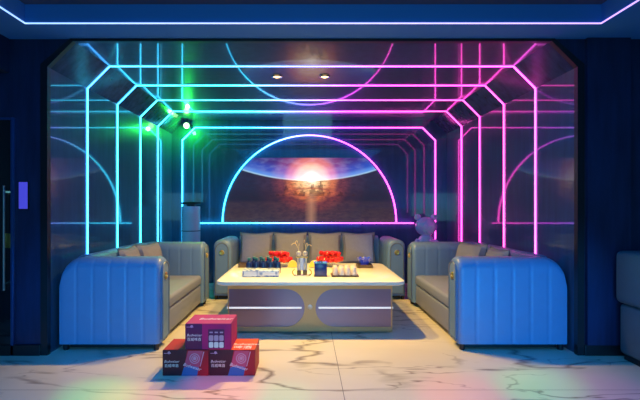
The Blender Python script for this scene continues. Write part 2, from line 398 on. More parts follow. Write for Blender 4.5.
# ================================================================== mural
def mural_mat():
    m, nt, b = new_mat('backlit sunset picture'); L = nt.links.new; N = nt.nodes.new
    tc = N('ShaderNodeTexCoord'); sx = N('ShaderNodeSeparateXYZ'); L(tc.outputs['Object'], sx.inputs[0])
    def math_(op, a, bb=None, clamp=False):
        n = N('ShaderNodeMath'); n.operation = op; n.use_clamp = clamp
        for i, v in enumerate((a, bb)):
            if v is None: continue
            if isinstance(v, (int, float)): n.inputs[i].default_value = v
            else: L(v, n.inputs[i])
        return n.outputs[0]
    def ramp(fac, stops):
        c = N('ShaderNodeValToRGB'); e = c.color_ramp.elements
        for i, (p, col) in enumerate(stops):
            q = e[i] if i < 2 else e.new(p)
            q.position = p; q.color = (*col, 1)
        c.color_ramp.interpolation = 'EASE'
        L(fac, c.inputs['Fac']); return c.outputs['Color']
    def mix(f, a, bb, mode='MIX'):
        n = N('ShaderNodeMix'); n.data_type = 'RGBA'; n.blend_type = mode
        if isinstance(f, (int, float)): n.inputs[0].default_value = f
        else: L(f, n.inputs[0])
        for i, v in ((6, a), (7, bb)):
            if isinstance(v, tuple): n.inputs[i].default_value = (*v, 1)
            else: L(v, n.inputs[i])
        return n.outputs[2]
    X, Z = sx.outputs['X'], sx.outputs['Z']
    nz = N('ShaderNodeTexNoise'); nz.inputs['Scale'].default_value = 5; nz.inputs['Detail'].default_value = 6
    mp = N('ShaderNodeMapping'); mp.inputs['Scale'].default_value = (1, 1, 2.4); L(tc.outputs['Object'], mp.inputs[0]); L(mp.outputs[0], nz.inputs['Vector'])
    nf = nz.outputs['Fac']
    # planet limb, a large circle whose lower edge hangs over the horizon
    r = math_('SQRT', math_('ADD', math_('POWER', X, 2.0), math_('POWER', math_('SUBTRACT', Z, 4.17), 2.0)))
    d = math_('SUBTRACT', 3.50, r)           # >0 inside
    sky = ramp(math_('MULTIPLY', d, 2.2), [(0.0, (0.45, 0.75, 1.0)), (1.0, (0.03, 0.015, 0.10)), (0.07, (0.12, 0.34, 0.95)), (0.24, (0.03, 0.10, 0.60)), (0.6, (0.04, 0.03, 0.24))])
    cl = math_('MULTIPLY', math_('SUBTRACT', nf, 0.45, True), 2.2, True)
    sky = mix(math_('MULTIPLY', cl, 0.7), sky, (0.30, 0.40, 0.80))
    land = ramp(math_('MULTIPLY', Z, 1.5), [(0.0, (0.10, 0.065, 0.08)), (1.0, (0.03, 0.04, 0.10)), (0.45, (0.07, 0.045, 0.065)), (0.55, (0.022, 0.025, 0.05))])
    land = mix(math_('MULTIPLY', nf, 0.65), land, (0.02, 0.012, 0.03))
    inside = math_('MULTIPLY', math_('ADD', d, 0.012), 60.0, True)
    img = mix(inside, land, sky)
    # sun burst
    sxn = math_('SUBTRACT', X, 0.03); szn = math_('MULTIPLY', math_('SUBTRACT', Z, 0.70), 1.15)
    sr = math_('SQRT', math_('ADD', math_('POWER', sxn, 2.0), math_('POWER', szn, 2.0)))
    glow = ramp(math_('MULTIPLY', sr, 1.0), [(0.0, (2.4, 1.8, 1.2)), (1.0, (0, 0, 0)), (0.20, (1.5, 0.80, 0.30)), (0.35, (0.90, 0.22, 0.04)), (0.48, (0.24, 0.034, 0.02)), (0.70, (0.035, 0.006, 0.008))])
    img = mix(1.0, img, glow, 'ADD')
    # distant skyline: block columns against the glow
    vb = N('ShaderNodeTexNoise'); vb.noise_dimensions = '1D'; vb.inputs['Scale'].default_value = 1.0; vb.inputs['Detail'].default_value = 0
    L(math_('SNAP', math_('MULTIPLY', X, 9.0), 0.22), vb.inputs['W'])
    env = math_('SUBTRACT', 0.62, math_('MULTIPLY', math_('ABSOLUTE', X), 0.25))
    hgt = math_('MULTIPLY', math_('ADD', vb.outputs['Fac'], 0.35), env)
    tw = math_('MULTIPLY', math_('LESS_THAN', Z, hgt), math_('GREATER_THAN', Z, 0.42))
    img = mix(math_('MULTIPLY', tw, 0.55), img, (0.05, 0.018, 0.02))
    pr = math_('SQRT', math_('ADD', math_('POWER', math_('MULTIPLY', math_('SUBTRACT', X, 0.03), 2.3), 2.0), math_('POWER', math_('MULTIPLY', math_('SUBTRACT', Z, 0.47), 11.0), 2.0)))
    ringp = math_('SUBTRACT', 1.0, math_('MULTIPLY', math_('ABSOLUTE', math_('SUBTRACT', pr, 0.85)), 4.0), True)
    img = mix(math_('MULTIPLY', ringp, 0.8), img, (0.75, 0.16, 0.09))
    n2 = N('ShaderNodeTexNoise'); n2.inputs['Scale'].default_value = 9; n2.inputs['Detail'].default_value = 8; n2.inputs['Roughness'].default_value = 0.7
    L(mp.outputs[0], n2.inputs['Vector'])
    terr = math_('MULTIPLY', math_('MULTIPLY', math_('SUBTRACT', n2.outputs['Fac'], 0.42), 5.0, True), math_('SUBTRACT', 1.0, inside))
    img = mix(math_('MULTIPLY', terr, 0.6), img, (0.028, 0.018, 0.05))
    # bright light path on the ground
    path = math_('MULTIPLY', math_('SUBTRACT', 1.0, math_('MULTIPLY', math_('ABSOLUTE', sxn), 9.0), True), math_('LESS_THAN', Z, 0.46))
    img = mix(math_('MULTIPLY', path, 0.5), img, (0.75, 0.38, 0.22))
    b.inputs['Base Color'].default_value = (0.01, 0.01, 0.012, 1); b.inputs['Roughness'].default_value = 0.5; b.inputs['Specular IOR Level'].default_value = 0.1
    L(img, b.inputs['Emission Color']); b.inputs['Emission Strength'].default_value = 0.85
    return m
zt = 1.04; R_ = AR - 0.035
ta = math.asin(zt / R_)
poly = [(-R_, 0.0), (R_, 0.0)] + [(R_ * math.cos(ta * i / 16), R_ * math.sin(ta * i / 16)) for i in range(1, 17)] + [(-R_ * math.cos(ta * i / 16), R_ * math.sin(ta * i / 16)) for i in range(16, 0, -1)]
o = MB().prism(poly, 'y', -0.012, 0.0).build('wall_picture', mural_mat(), smooth=False, loc=(AX, YB, AZ))
tag(o, 'backlit picture of a blue planet and orange sunset inside the neon arch', 'picture')

# ================================================================== sofas
def sofa(name, L, D, H=0.80, T=0.24, seat_z=0.40, nch_arm=6, nch_back=14, cushions=None):
    """local: front faces -Y, origin on the floor at the centre"""
    root = empty(name)
    z0 = 0.055
    def section(t, ztop, inset):
        """closed loop in (w, z): thickness t with a rounded top"""
        h = t / 2 - inset; r = min(h * 0.85, 0.10); pts = [(-h, z0), (-h, ztop - r)]
        for k in range(1, 7):
            a = PI - (PI / 2) * k / 6; pts.append((-h + r + r * math.cos(a), ztop - r + r * math.sin(a)))
        for k in range(0, 6):
            a = PI / 2 - (PI / 2) * k / 6; pts.append((h - r + r * math.cos(a), ztop - r + r * math.sin(a)))
        pts += [(h, ztop - r), (h, z0)]
        return pts
    def groove(u, n):
        f = (u * n) % 1.0; q = min(f, 1 - f)
        return 0.0048 * max(0.0, 1 - q / 0.10) ** 1.5 
    for s in (-1, 1):
        loops = []; N_ = nch_arm * 12
        for i in range(N_ + 1):
            u = i / N_; y = -D / 2 + D * u
            rc = 0.17                                  # rear top corner is rounded
            dy = max(0.0, (y - (D / 2 - rc)))
            zt_ = H - (rc - math.sqrt(max(0, rc * rc - dy * dy))) * 0.95
            fr = 0.045; df = max(0.0, (-D / 2 + fr) - y)
            ins = groove(u, nch_arm) if 0 < i < N_ else 0.0
            ins += (fr - math.sqrt(max(0, fr * fr - df * df))) * 0.55
            zt_ -= (fr - math.sqrt(max(0, fr * fr - df * df))) * 0.55 + (ins if 0 < i < N_ else 0) * .6
            cx = s * (L / 2 - T / 2)
            loops.append([(cx + w_, y, z_) for w_, z_ in section(T, zt_, ins)])
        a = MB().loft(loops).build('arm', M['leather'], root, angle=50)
        # arched end panel with piping and a gold medallion
        hw = T / 2 - 0.035; zb, zt2 = 0.09, H - 0.045
        out = [(cx - hw, zb), (cx + hw, zb)] + [(cx + hw * math.cos(PI * k / 14), zt2 - hw + hw * math.sin(PI * k / 14)) for k in range(0, 15)]
        pn = MB().prism(out, 'y', -D / 2 - 0.014, -D / 2 + 0.004).build('arm_panel', M['leather'], a)
        ring = [(x_, -D / 2 - 0.014, z_) for x_, z_ in out]
        MB().tube(ring, 0.008, 6, closed=True).build('arm_piping', M['piping'], a)
        md = MB(); mz = H - 0.17
        q = [[(cx + r_ * math.cos(2 * PI * k / 16), y_, mz + r_ * math.sin(2 * PI * k / 16)) for k in range(16)] for r_, y_ in ((0.034, -D / 2 - 0.012), (0.034, -D / 2 - 0.022), (0.024, -D / 2 - 0.027), (0.012, -D / 2 - 0.024), (0.010, -D / 2 - 0.032))]
        md.loft(q).build('medallion', M['gold'], a)
    # back with vertical channels
    loops = []; x0, x1 = -L / 2 + T + 0.002, L / 2 - T - 0.002; N_ = nch_back * 12; TB = 0.22
    for i in range(N_ + 1):
        u = i / N_; ins = groove(u, nch_back)
        loops.append([(x0 + (x1 - x0) * u, D / 2 - TB / 2 + w_, z_) for w_, z_ in section(TB, H - ins * .6, ins)])
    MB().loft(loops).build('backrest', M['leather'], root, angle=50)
    # inner arm linings with channels facing the seat
    # seat: base and cushion
    ys = -D / 2 + 0.03; yb = D / 2 - TB - 0.004
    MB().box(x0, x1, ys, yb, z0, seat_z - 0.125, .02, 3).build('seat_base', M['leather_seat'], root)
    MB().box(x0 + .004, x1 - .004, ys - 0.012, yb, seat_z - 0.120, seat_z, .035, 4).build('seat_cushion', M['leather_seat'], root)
    # dark recessed plinth and feet
    MB().box(-L / 2 + .06, L / 2 - .06, -D / 2 + .07, D / 2 - .06, 0.012, z0 - .001).build('plinth', M['black'], root)
    for fx in (-1, 1):
        for fy in (-1, 1):
            MB().lathe([(0.022, 0), (0.028, z0 - .002)], fx * (L / 2 - .035), fy * (D / 2 - .04), 12).build('foot', M['black'], root)
    return root

def pillow_mesh(w_, h_, t_):
    n = 12; grid = {}
    bm = bmesh.new()
    for s in (1, -1):
        for i in range(n + 1):
            for j in range(n + 1):
                u, v = 2 * i / n - 1, 2 * j / n - 1
                if s == -1 and (abs(u) == 1 or abs(v) == 1):
                    grid[s, i, j] = grid[1, i, j]; continue
                pinch = 1 - 0.10 * (1 - (abs(u * v)) ** 1.5) * max(abs(u), abs(v)) ** 6
                b_ = ((1 - u ** 4) * (1 - v ** 4)) ** 0.55
                grid[s, i, j] = bm.verts.new((u * w_ / 2 * pinch, s * t_ / 2 * b_, v * h_ / 2 * pinch))
    for s in (1, -1):
        for i in range(n):
            for j in range(n):
                bm.faces.new((grid[s, i, j], grid[s, i + 1, j], grid[s, i + 1, j + 1], grid[s, i, j + 1]))
    m = MB(); m.bm.free(); m.bm = bm
    return m

DL, DR = 0.865, 0.935
YS0, YS1 = 3.685, 5.50
s1 = sofa('sofa', YS1 - YS0, DL, nch_back=13); s1.location = (-2.13 + DL / 2, (YS0 + YS1) / 2, 0); s1.rotation_euler.z = PI / 2
tag(s1, 'pale leather sofa with channelled arms along the cyan left wall', 'sofa')
s2 = sofa('sofa', YS1 - YS0, DR, nch_back=13); s2.location = (2.255 - DR / 2, (YS0 + YS1) / 2, 0); s2.rotation_euler.z = -PI / 2
tag(s2, 'pale leather sofa with channelled arms along the pink right wall', 'sofa')
s3 = sofa('sofa', 2.57, 0.90, nch_back=16); s3.location = (0.045, 5.69 + 0.45, 0)
tag(s3, 'long pale leather sofa along the back wall under the arch, behind the table', 'sofa')

def pillow(x, y, z, w_, h_, t_, rz, tilt, label, group):
    o = pillow_mesh(w_, h_, t_).build('cushion', M['pillow'])
    o.location = (x, y, z); o.rotation_euler = (tilt, 0, rz)
    # seam piping
    hw, hh = w_ / 2 * 0.985, h_ / 2 * .985
    pts = []
    n = 10
    for (a, b_) in (((-1, -1), (1, -1)), ((1, -1), (1, 1)), ((1, 1), (-1, 1)), ((-1, 1), (-1, -1))):
        for k_ in range(n):
            u = a[0] + (b_[0] - a[0]) * k_ / n; v = a[1] + (b_[1] - a[1]) * k_ / n
            pinch = 1 - 0.10 * (1 - abs(u * v) ** 1.5) * max(abs(u), abs(v)) ** 6
            pts.append((u * w_ / 2 * pinch, 0, v * h_ / 2 * pinch))
    MB().tube(pts, 0.006, 6, closed=True).build('seam_piping', M['piping'], o)
    return tag(o, label, 'cushion', group)
px = [(256, 'leftmost of the four grey square cushions on the back sofa'), (290, 'second from left of the four grey cushions on the back sofa'), (325, 'third from left of the four grey cushions on the back sofa'), (359, 'rightmost of the four grey square cushions on the back sofa')]
for x_, lb in px:
    pillow((x_ - 306) / 69.0, 6.235, 0.40 + 0.232, 0.485, 0.47, 0.17, 0.0, -0.20, lb, 'cushions on the back sofa')
GL = 'cushions on the side sofas'
pillow(-1.815, 4.42, 0.615, 0.42, 0.43, 0.15, PI / 2, -0.20, 'nearer grey cushion on the left sofa, half hidden by its arm', GL)
pillow(-1.775, 4.88, 0.615, 0.42, 0.43, 0.15, PI / 2 - 0.25, -0.24, 'farther grey cushion on the left sofa, nearer its far arm', GL)
pillow(1.905, 4.29, 0.615, 0.42, 0.43, 0.15, -PI / 2, -0.20, 'nearer grey cushion on the right sofa, half hidden by its arm', GL)
pillow(1.840, 4.80, 0.620, 0.44, 0.44, 0.16, -PI / 2 + 0.35, -0.24, 'farther grey cushion on the right sofa, turned towards the room', GL)

# ================================================================== table
TZ = 0.522
tb = empty('coffee_table', (0.045, 4.78, 0))
tag(tb, 'low white topped table with champagne front in the middle of the alcove', 'table')
tw2, ty0, ty1 = 0.925, -0.68, 0.66
lp = []
for ins, z in ((0.012, TZ - 0.042), (0.0, TZ - 0.034), (0.0, TZ - 0.012), (0.004, TZ - 0.004), (0.012, TZ)):
    lp.append([(x, y, z) for x, y in rrect(-tw2 + ins, tw2 - ins, ty0 + ins, ty1 - ins, 0.11 - ins * .5, 8)])
MB().loft(lp).build('table_top', M['marbletop'], tb)
bx0, bx1, by0, by1 = -0.815, 0.805, -0.58, 0.58
MB().box(bx0 + .01, bx1 - .01, by0 + 0.03, by1, 0.036, TZ - 0.043).build('body', M['tablebody'], tb)
MB().box(bx0 + .05, bx1 - .05, by0 + 0.06, by1 - .04, 0.0, 0.034).build('plinth', M['black'], tb)
zr0, zr1 = 0.060, TZ - 0.044 - 0.045            # opening between bottom and top rail
def frame_outline():
    zc = (zr0 + zr1) / 2; r = (zr1 - zr0) / 2
    cl, cr = -0.245, 0.235                          # centres of the rounded ends
    fr = MB()
    y0, y1 = by0, by0 + 0.028
    fr.box(bx0, bx1, y0, y1, zr1, TZ - 0.043); fr.box(bx0, bx1, y0, y1, 0.014, zr0)
    left = [(cl + r * math.cos(a), zc + r * math.sin(a)) for a in [PI / 2 - PI * k_ / 20 for k_ in range(21)]]
    right = [(cr - r * math.cos(a), zc + r * math.sin(a)) for a in [-PI / 2 + PI * k_ / 20 for k_ in range(21)]]
    # strip between the two arcs
    n = len(left); lo = []
    for p, q in zip(left, reversed(right)):
        lo.append([(p[0], y0, p[1]), (q[0], y0, q[1]), (q[0], y1, q[1]), (p[0], y1, p[1])])
    fr.loft(lo)
    fr.box(bx0, bx0 + 0.012, y0, y1, zr0, zr1); fr.box(bx1 - 0.012, bx1, y0, y1, zr0, zr1)
    return fr, zc, r, cl, cr
fr, zc, rr, cl, cr = frame_outline()
fr.build('front_frame', M['champagne'], tb)
def half_stadium(xa, xb, flip):
    pts = []
    if not flip:
        pts = [(xa, zc - rr), (xb, zc - rr)] + [(xb + rr * math.sin(a), zc - rr * math.cos(a)) for a in [PI * k_ / 20 for k_ in range(1, 20)]] + [(xb, zc + rr), (xa, zc + rr)]
    else:
        pts = [(xb, zc + rr), (xa, zc + rr)] + [(xa - rr * math.sin(a), zc + rr * math.cos(a)) for a in [PI * k_ / 20 for k_ in range(1, 20)]] + [(xa, zc - rr), (xb, zc - rr)]
    return pts
for flip, xa, xb in ((False, bx0 + .012, cl), (True, cr, bx1 - .012)):
    p = MB().prism(half_stadium(xa, xb, flip), 'y', by0 + 0.010, by0 + 0.027).build('drawer_front', M['panel'], tb, smooth=False)
    if not flip: MB().box(xa - .02, xb + rr - .03, by0 + 0.004, by0 + 0.012, zc - .008, zc + .008).build('light_strip', M['trimwhite'], p)
    else: MB().box(xa - rr + .03, xb + .02, by0 + 0.004, by0 + 0.012, zc - .008, zc + .008).build('light_strip', M['trimwhite'], p)
md = MB(); cxm = (cl + cr) / 2
md.loft([[(cxm + r_ * math.cos(2 * PI * k_ / 16), y_, zc + .01 + r_ * math.sin(2 * PI * k_ / 16)) for k_ in range(16)] for r_, y_ in ((.024, by0), (.024, by0 - .006), (.016, by0 - .010), (.006, by0 - .014))])
md.build('medallion', M['satin'], tb)

# ================================================================== things on the table
T0 = TZ + 0.001
def at(px_, s): return (px_ - 306) / s
# blue and white printed pack at the front left
def pack_mat():
    m, nt, b = new_mat('printed pale blue film'); L = nt.links.new; N = nt.nodes.new
    tc = N('ShaderNodeTexCoord'); v = N('ShaderNodeTexVoronoi'); v.inputs['Scale'].default_value = 26
    L(tc.outputs['Object'], v.inputs['Vector'])
    c = N('ShaderNodeValToRGB'); e = c.color_ramp.elements
    e[0].position = 0.25; e[0].color = (0.08, 0.18, 0.50, 1); e[1].position = 0.8; e[1].color = (0.75, 0.82, 0.9, 1)
    L(v.outputs['Distance'], c.inputs['Fac']); L(c.outputs['Color'], b.inputs['Base Color']); b.inputs['Roughness'].default_value = 0.25
    return m
M['pack'] = pack_mat()
M['packwhite'] = P('white pack label', (0.8, 0.84, 0.9), 0.3)
x = at(261.5, 96)
o = empty('napkin_pack', (x, 4.44, T0)); tag(o, 'flat pale blue and white patterned pack at the front left of the table', 'pack')
MB().box(-.19, .19, -.085, .085, 0, .072, .012, 3).build('wrapper', M['pack'], o)
MB().box(-.17, -.04, -.0875, -.0850, .012, .060).build('label_panel', M['packwhite'], o)
MB().box(.02, .15, -.0875, -.0850, .018, .054).build('label_panel', M['packwhite'], o)
# small dark blue bottles standing behind the pack
M['bluebottle'] = P('dark blue glass', (0.012, 0.03, 0.14), 0.12)
M['tealcap'] = P('teal cap', (0.02, 0.16, 0.20), 0.3)
def bottle():
    r = empty('bottle'); 
    MB().lathe([(0.026, 0), (0.030, .004), (0.030, .085), (0.024, .102), (0.013, .112), (0.013, .125)], seg=16).build('glass_body', M['bluebottle'], r)
    MB().lathe([(0.016, .122), (0.016, .142), (0.012, .145)], seg=14).build('cap', M['tealcap'], r)
    return r
b0 = bottle(); first = True
pos = ['leftmost', 'second from left', 'middle', 'fourth from left', 'rightmost']
for i in range(5):
    o = b0 if i == 0 else copy_tree(b0)
    o.scale = (1.15, 1.15, 1.15)
    o.location = (x - .150 + i * .077, 4.605 + (0.012 if i % 2 else 0), T0)
    tag(o, f'small dark blue bottle behind the patterned pack, {pos[i]} of the row', 'bottle', 'dark blue bottles behind the pack')
pos = ['leftmost', 'second from left', 'third from left', 'rightmost']
for i in range(4):
    o = copy_tree(b0); o.location = (x - .110 + i * .077, 4.72, T0)
    tag(o, f'small dark blue bottle in the rear row behind the pack, {pos[i]}', 'bottle', 'dark blue bottles behind the pack')
# small dark tray at the back left
M['walnut'] = P('dark wood', (0.10, 0.06, 0.03), 0.4, var=0.3, scale=14)
def tray(xc, yc, w_, d_, h_, lab):
    r = empty('tray', (xc, yc, T0)); tag(r, lab, 'tray')
    MB().box(-w_ / 2, w_ / 2, -d_ / 2, d_ / 2, 0, .008, .002).build('base', M['walnut'], r)
    for q in ((-w_ / 2, w_ / 2, -d_ / 2, -d_ / 2 + .008), (-w_ / 2, w_ / 2, d_ / 2 - .008, d_ / 2), (-w_ / 2, -w_ / 2 + .008, -d_ / 2 + .008, d_ / 2 - .008), (w_ / 2 - .008, w_ / 2, -d_ / 2 + .008, d_ / 2 - .008)):
        MB().box(*q, .008, h_).build('rim', M['walnut'], r)
    return r
tray(at(245, 84), 5.10, .15, .13, .045, 'small dark wooden tray at the back left corner of the table')
tray(at(364, 84), 5.06, .18, .15, .040, 'small dark wooden tray holding the blue glass bowl')
# blue petal bowl
M['blueglass'] = P('cobalt glass', (0.03, 0.07, 0.75), 0.12, coat=0.5)
o = empty('glass_bowl', (at(364, 84), 5.06, T0 + .009)); tag(o, 'cobalt blue petal shaped glass bowl on the small tray at the right', 'bowl')
MB().lathe([(0.03, 0), (0.045, .006), (0.050, .03), (0.030, .035), (0.005, .036)], seg=20).build('foot_ring', M['blueglass'], o)
for k_ in range(9):
    a = 2 * PI * k_ / 9; ca, sa = math.cos(a), math.sin(a)
    lo = []
    for t, wv, zz, rad in ((0, .012, .028, .036), (.3, .030, .055, .052), (.6, .034, .080, .064), (.85, .022, .100, .076), (1, .004, .112, .084)):
        c0 = Vector((ca * rad, sa * rad, zz)); tn = Vector((-sa, ca, 0)); nn = Vector((ca, sa, .4)).normalized()
        lo.append([c0 - tn * wv, c0 + nn * .004, c0 + tn * wv, c0 - nn * .004])
    MB().loft(lo).build('petal', M['blueglass'], o)
# fruit plates
M['plate'] = P('white plate', (0.85, 0.82, 0.75), 0.2)
M['red'] = P('red fruit skin', (0.60, 0.012, 0.015), 0.22, var=0.2, scale=12)
M['stem'] = P('green stem', (0.10, 0.20, 0.03), 0.6)
M['yellow'] = P('yellow melon flesh', (0.90, 0.62, 0.08), 0.4)
M['rind'] = P('melon rind', (0.75, 0.65, 0.25), 0.5)
def fruit_proto():
    r = empty('cherry_tomato')
    MB().lathe([(0.002, -.030), (.016, -.027), (.027, -.014), (.031, .002), (.028, .017), (.017, .027), (.006, .0265), (.001, .024)], seg=16).build('flesh', M['red'], r)
    MB().tube([(0, 0, .024), (.001, 0, .029), (.004, .001, .033)], .0018, 6).build('stem', M['stem'], r)
    return r
fp = None
for side, pxc, yc in (('left', 279, 5.16), ('right', 330, 5.18)):
    xc = at(pxc, 82.5)
    pl = empty('plate', (xc, yc, T0)); tag(pl, f'white footed plate under the {side} pile of red fruit', 'plate', 'fruit plates')
    MB().lathe([(.045, 0), (.035, .006), (.018, .014), (.018, .034), (.05, .040), (.135, .052), (.140, .058), (.125, .056), (.05, .048), (.004, .047)], seg=28).build('dish', M['plate'], pl)
    n = 0
    spots = []
    for lay, reach in ((0, 2.05), (1, 1.8)):
        for i in range(-2, 3):
            for j in range(-2, 3):
                hx, hy = (i + j * .5) * .068, j * .0595
                if math.hypot(hx, hy) < reach * .068 and (lay == 0 or abs(i + 2 * j) % 5 != 3): spots.append((xc + hx, yc + hy, T0 + .084 + lay * .0655))
    for (fx, fy, fz) in spots:
        if fp is None: fp = fruit_proto(); o = fp
        else: o = copy_tree(fp)
        o.location = (fx, fy, fz); o.rotation_euler = (random.uniform(-.12, .12), random.uniform(-.12, .12), random.uniform(0, 6))
        tag(o, f'shiny red fruit in the pile on the {side} plate', 'fruit', f'red fruit on the {side} plate')
def melon(xc, yc, rz, lab):
    r = empty('melon_slice', (xc, yc, T0), rz); tag(r, lab, 'fruit', 'melon slices between the fruit plates')
    q = [(.055 * math.cos(a), .004 + .075 * math.sin(a)) for a in [PI * k_ / 14 for k_ in range(15)]]
    MB().prism(q, 'y', -.018, .018).build('flesh', M['yellow'], r)
    q2 = [(.060 * math.cos(a), .003 + .081 * math.sin(a)) for a in [PI * k_ / 14 for k_ in range(15)]] + [(.055 * math.cos(a), .004 + .0752 * math.sin(a)) for a in [PI * k_ / 14 for k_ in range(14, -1, -1)]]
    MB().prism(q2, 'y', -.0185, .0185).build('rind', M['rind'], r)
melon(at(293, 82.5), 5.06, .15, 'yellow melon slice standing left of the metal drink stand')
melon(at(314, 82.5), 5.06, -.2, 'yellow melon slice standing right of the metal drink stand')
# metal drink stand in the middle
ds = empty('drink_stand', (at(302, 96), 4.45, T0)); tag(ds, 'gold and silver metal stand with two columns and curled sprays on top', 'table stand')
MB().loft([[(x_, y_, z_) for x_, y_ in rrect(-.070, .070, -.05, .05, .03, 5)] for z_ in (0, .012)]).build('base', M['satin'], ds)
for s in (-1, 1):
    MB().tube([(s * (.070 + .028 * math.sin(a)), -.02, .038 - .030 * math.cos(a)) for a in [PI * k_ / 10 for k_ in range(11)]], .006, 8).build('handle', M['gold'], ds)
    MB().box(s * .032 - .020, s * .032 + .020, -.045, .03, .012, .060, .004).build('block', M['walnut'], ds)
    MB().lathe([(.014, .060), (.010, .066), (.010, .180), (.016, .188)], s * .042, 0, 14).build('column', M['satin'], ds)
    MB().lathe([(.006, .200), (.020, .212), (.026, .232), (.022, .248), (.008, .256)], s * .034, 0, 16).build('cup', M['satin'], ds)
MB().lathe([(.024, .060), (.027, .064), (.027, .178), (.024, .184)], 0, 0, 18).build('centre_cylinder', M['packwhite'], ds)
MB().box(-.062, .062, -.022, .022, .188, .200, .004).build('top_bar', M['gold'], ds)
for k_, (dx, hz) in enumerate(((-.11, .09), (-.07, .115), (-.03, .085), (.02, .12), (.06, .09), (.10, .075))):
    sx_ = -.034 if dx < 0 else .034
    pts = [(sx_ + (dx - sx_) * t ** 1.3, .01 * math.sin(k_), .25 + hz * math.sin(t * PI * .72)) for t in [i / 10 for i in range(11)]]
    MB().tube(pts, .0035, 6).build('spray', M['straw'], ds)
# dark blue box with gilt rim
bb = empty('tissue_box', (at(320.5, 96), 4.45, T0)); tag(bb, 'square dark blue box with a pale metal rim at the front of the table', 'box')
M['navy'] = P('navy lacquer', (0.015, 0.035, 0.22), 0.25)
MB().box(-.064, .064, -.06, .06, .004, .135, .006).build('body', M['navy'], bb)
MB().box(-.067, .067, -.063, .063, 0, .010, .002).build('base_rim', M['walnut'], bb)
rim = MB()
for q in ((-.068, .068, -.064, -.054), (-.068, .068, .054, .064), (-.068, -.058, -.054, .054), (.058, .068, -.054, .054)): rim.box(*q, .132, .143)
rim.build('top_rim', M['chrome'], bb)
MB().box(-.03, .03, -.008, .008, .136, .1395).build('slot', M['black'], bb)
# upturned cups on a wooden board
M['cupglass'] = P('frosted cream glass', (0.88, 0.74, 0.62), 0.25, coat=0.3)
cbx = at(344.5, 96)
br = empty('serving_board', (cbx, 4.46, T0)); tag(br, 'dark wooden board under the pale upturned cups', 'board')
MB().box(-.14, .14, -.10, .10, .004, .016, .003).build('board', M['walnut'], br)
for sx_ in (-.11, .11):
    for sy_ in (-.07, .07): MB().box(sx_ - .012, sx_ + .012, sy_ - .012, sy_ + .012, 0, .004).build('foot', M['walnut'], br)
cup0 = None
rows = ['front', 'middle', 'back']; cols = ['first', 'second', 'third', 'fourth']
for j in range(3):
    for i in range(4):
        if cup0 is None:
            cup0 = empty('cup'); o = cup0
            MB().lathe([(.0285, 0), (.0300, .002), (.0275, .040), (.0225, .076), (.0200, .080)], seg=18).build('glass_body', M['cupglass'], o)
            MB().lathe([(.0170, .0795), (.0175, .084), (.015, .085)], seg=16).build('foot_ring', M['cupglass'], o)
        else: o = copy_tree(cup0)
        o.location = (cbx - .0945 + i * .063, 4.46 - .063 + j * .063, T0 + .0165)
        tag(o, f'pale upturned cup on the wooden board, {cols[i]} from left in the {rows[j]} row', 'cup', 'upturned cups on the board')

# ================================================================== beer cartons on the floor
M['cred'] = P('crimson carton print', (0.42, 0.008, 0.03), 0.6)
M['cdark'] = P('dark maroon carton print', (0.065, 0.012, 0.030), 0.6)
M['corange'] = P('scarlet carton print', (0.75, 0.05, 0.015), 0.6)  # orange-red tone of the lower right carton's top
M['cmag'] = P('magenta carton print', (0.42, 0.006, 0.17), 0.6)  # magenta tone of the upper carton's panels
M['cplum'] = P('plum carton print', (0.10, 0.015, 0.10), 0.6)  # plum tone of the upper carton's box
M['white'] = P('white print', (0.85, 0.82, 0.86), 0.4)
M['lilac'] = P('lilac print', (0.55, 0.35, 0.55), 0.4)
M['pinkpr'] = P('rose print', (0.50, 0.08, 0.20), 0.4)
M['bluepr'] = P('blue print', (0.04, 0.16, 0.50), 0.4)
def facing(x, y, z, rot=0.0):       # front face, reading towards -Y
    return Matrix.Translation((x, y, z)) @ Matrix.Rotation(PI / 2, 4, 'X') @ Matrix.Rotation(rot, 4, 'Z')
CW, CD, CHH = 0.338, 0.265, 0.190
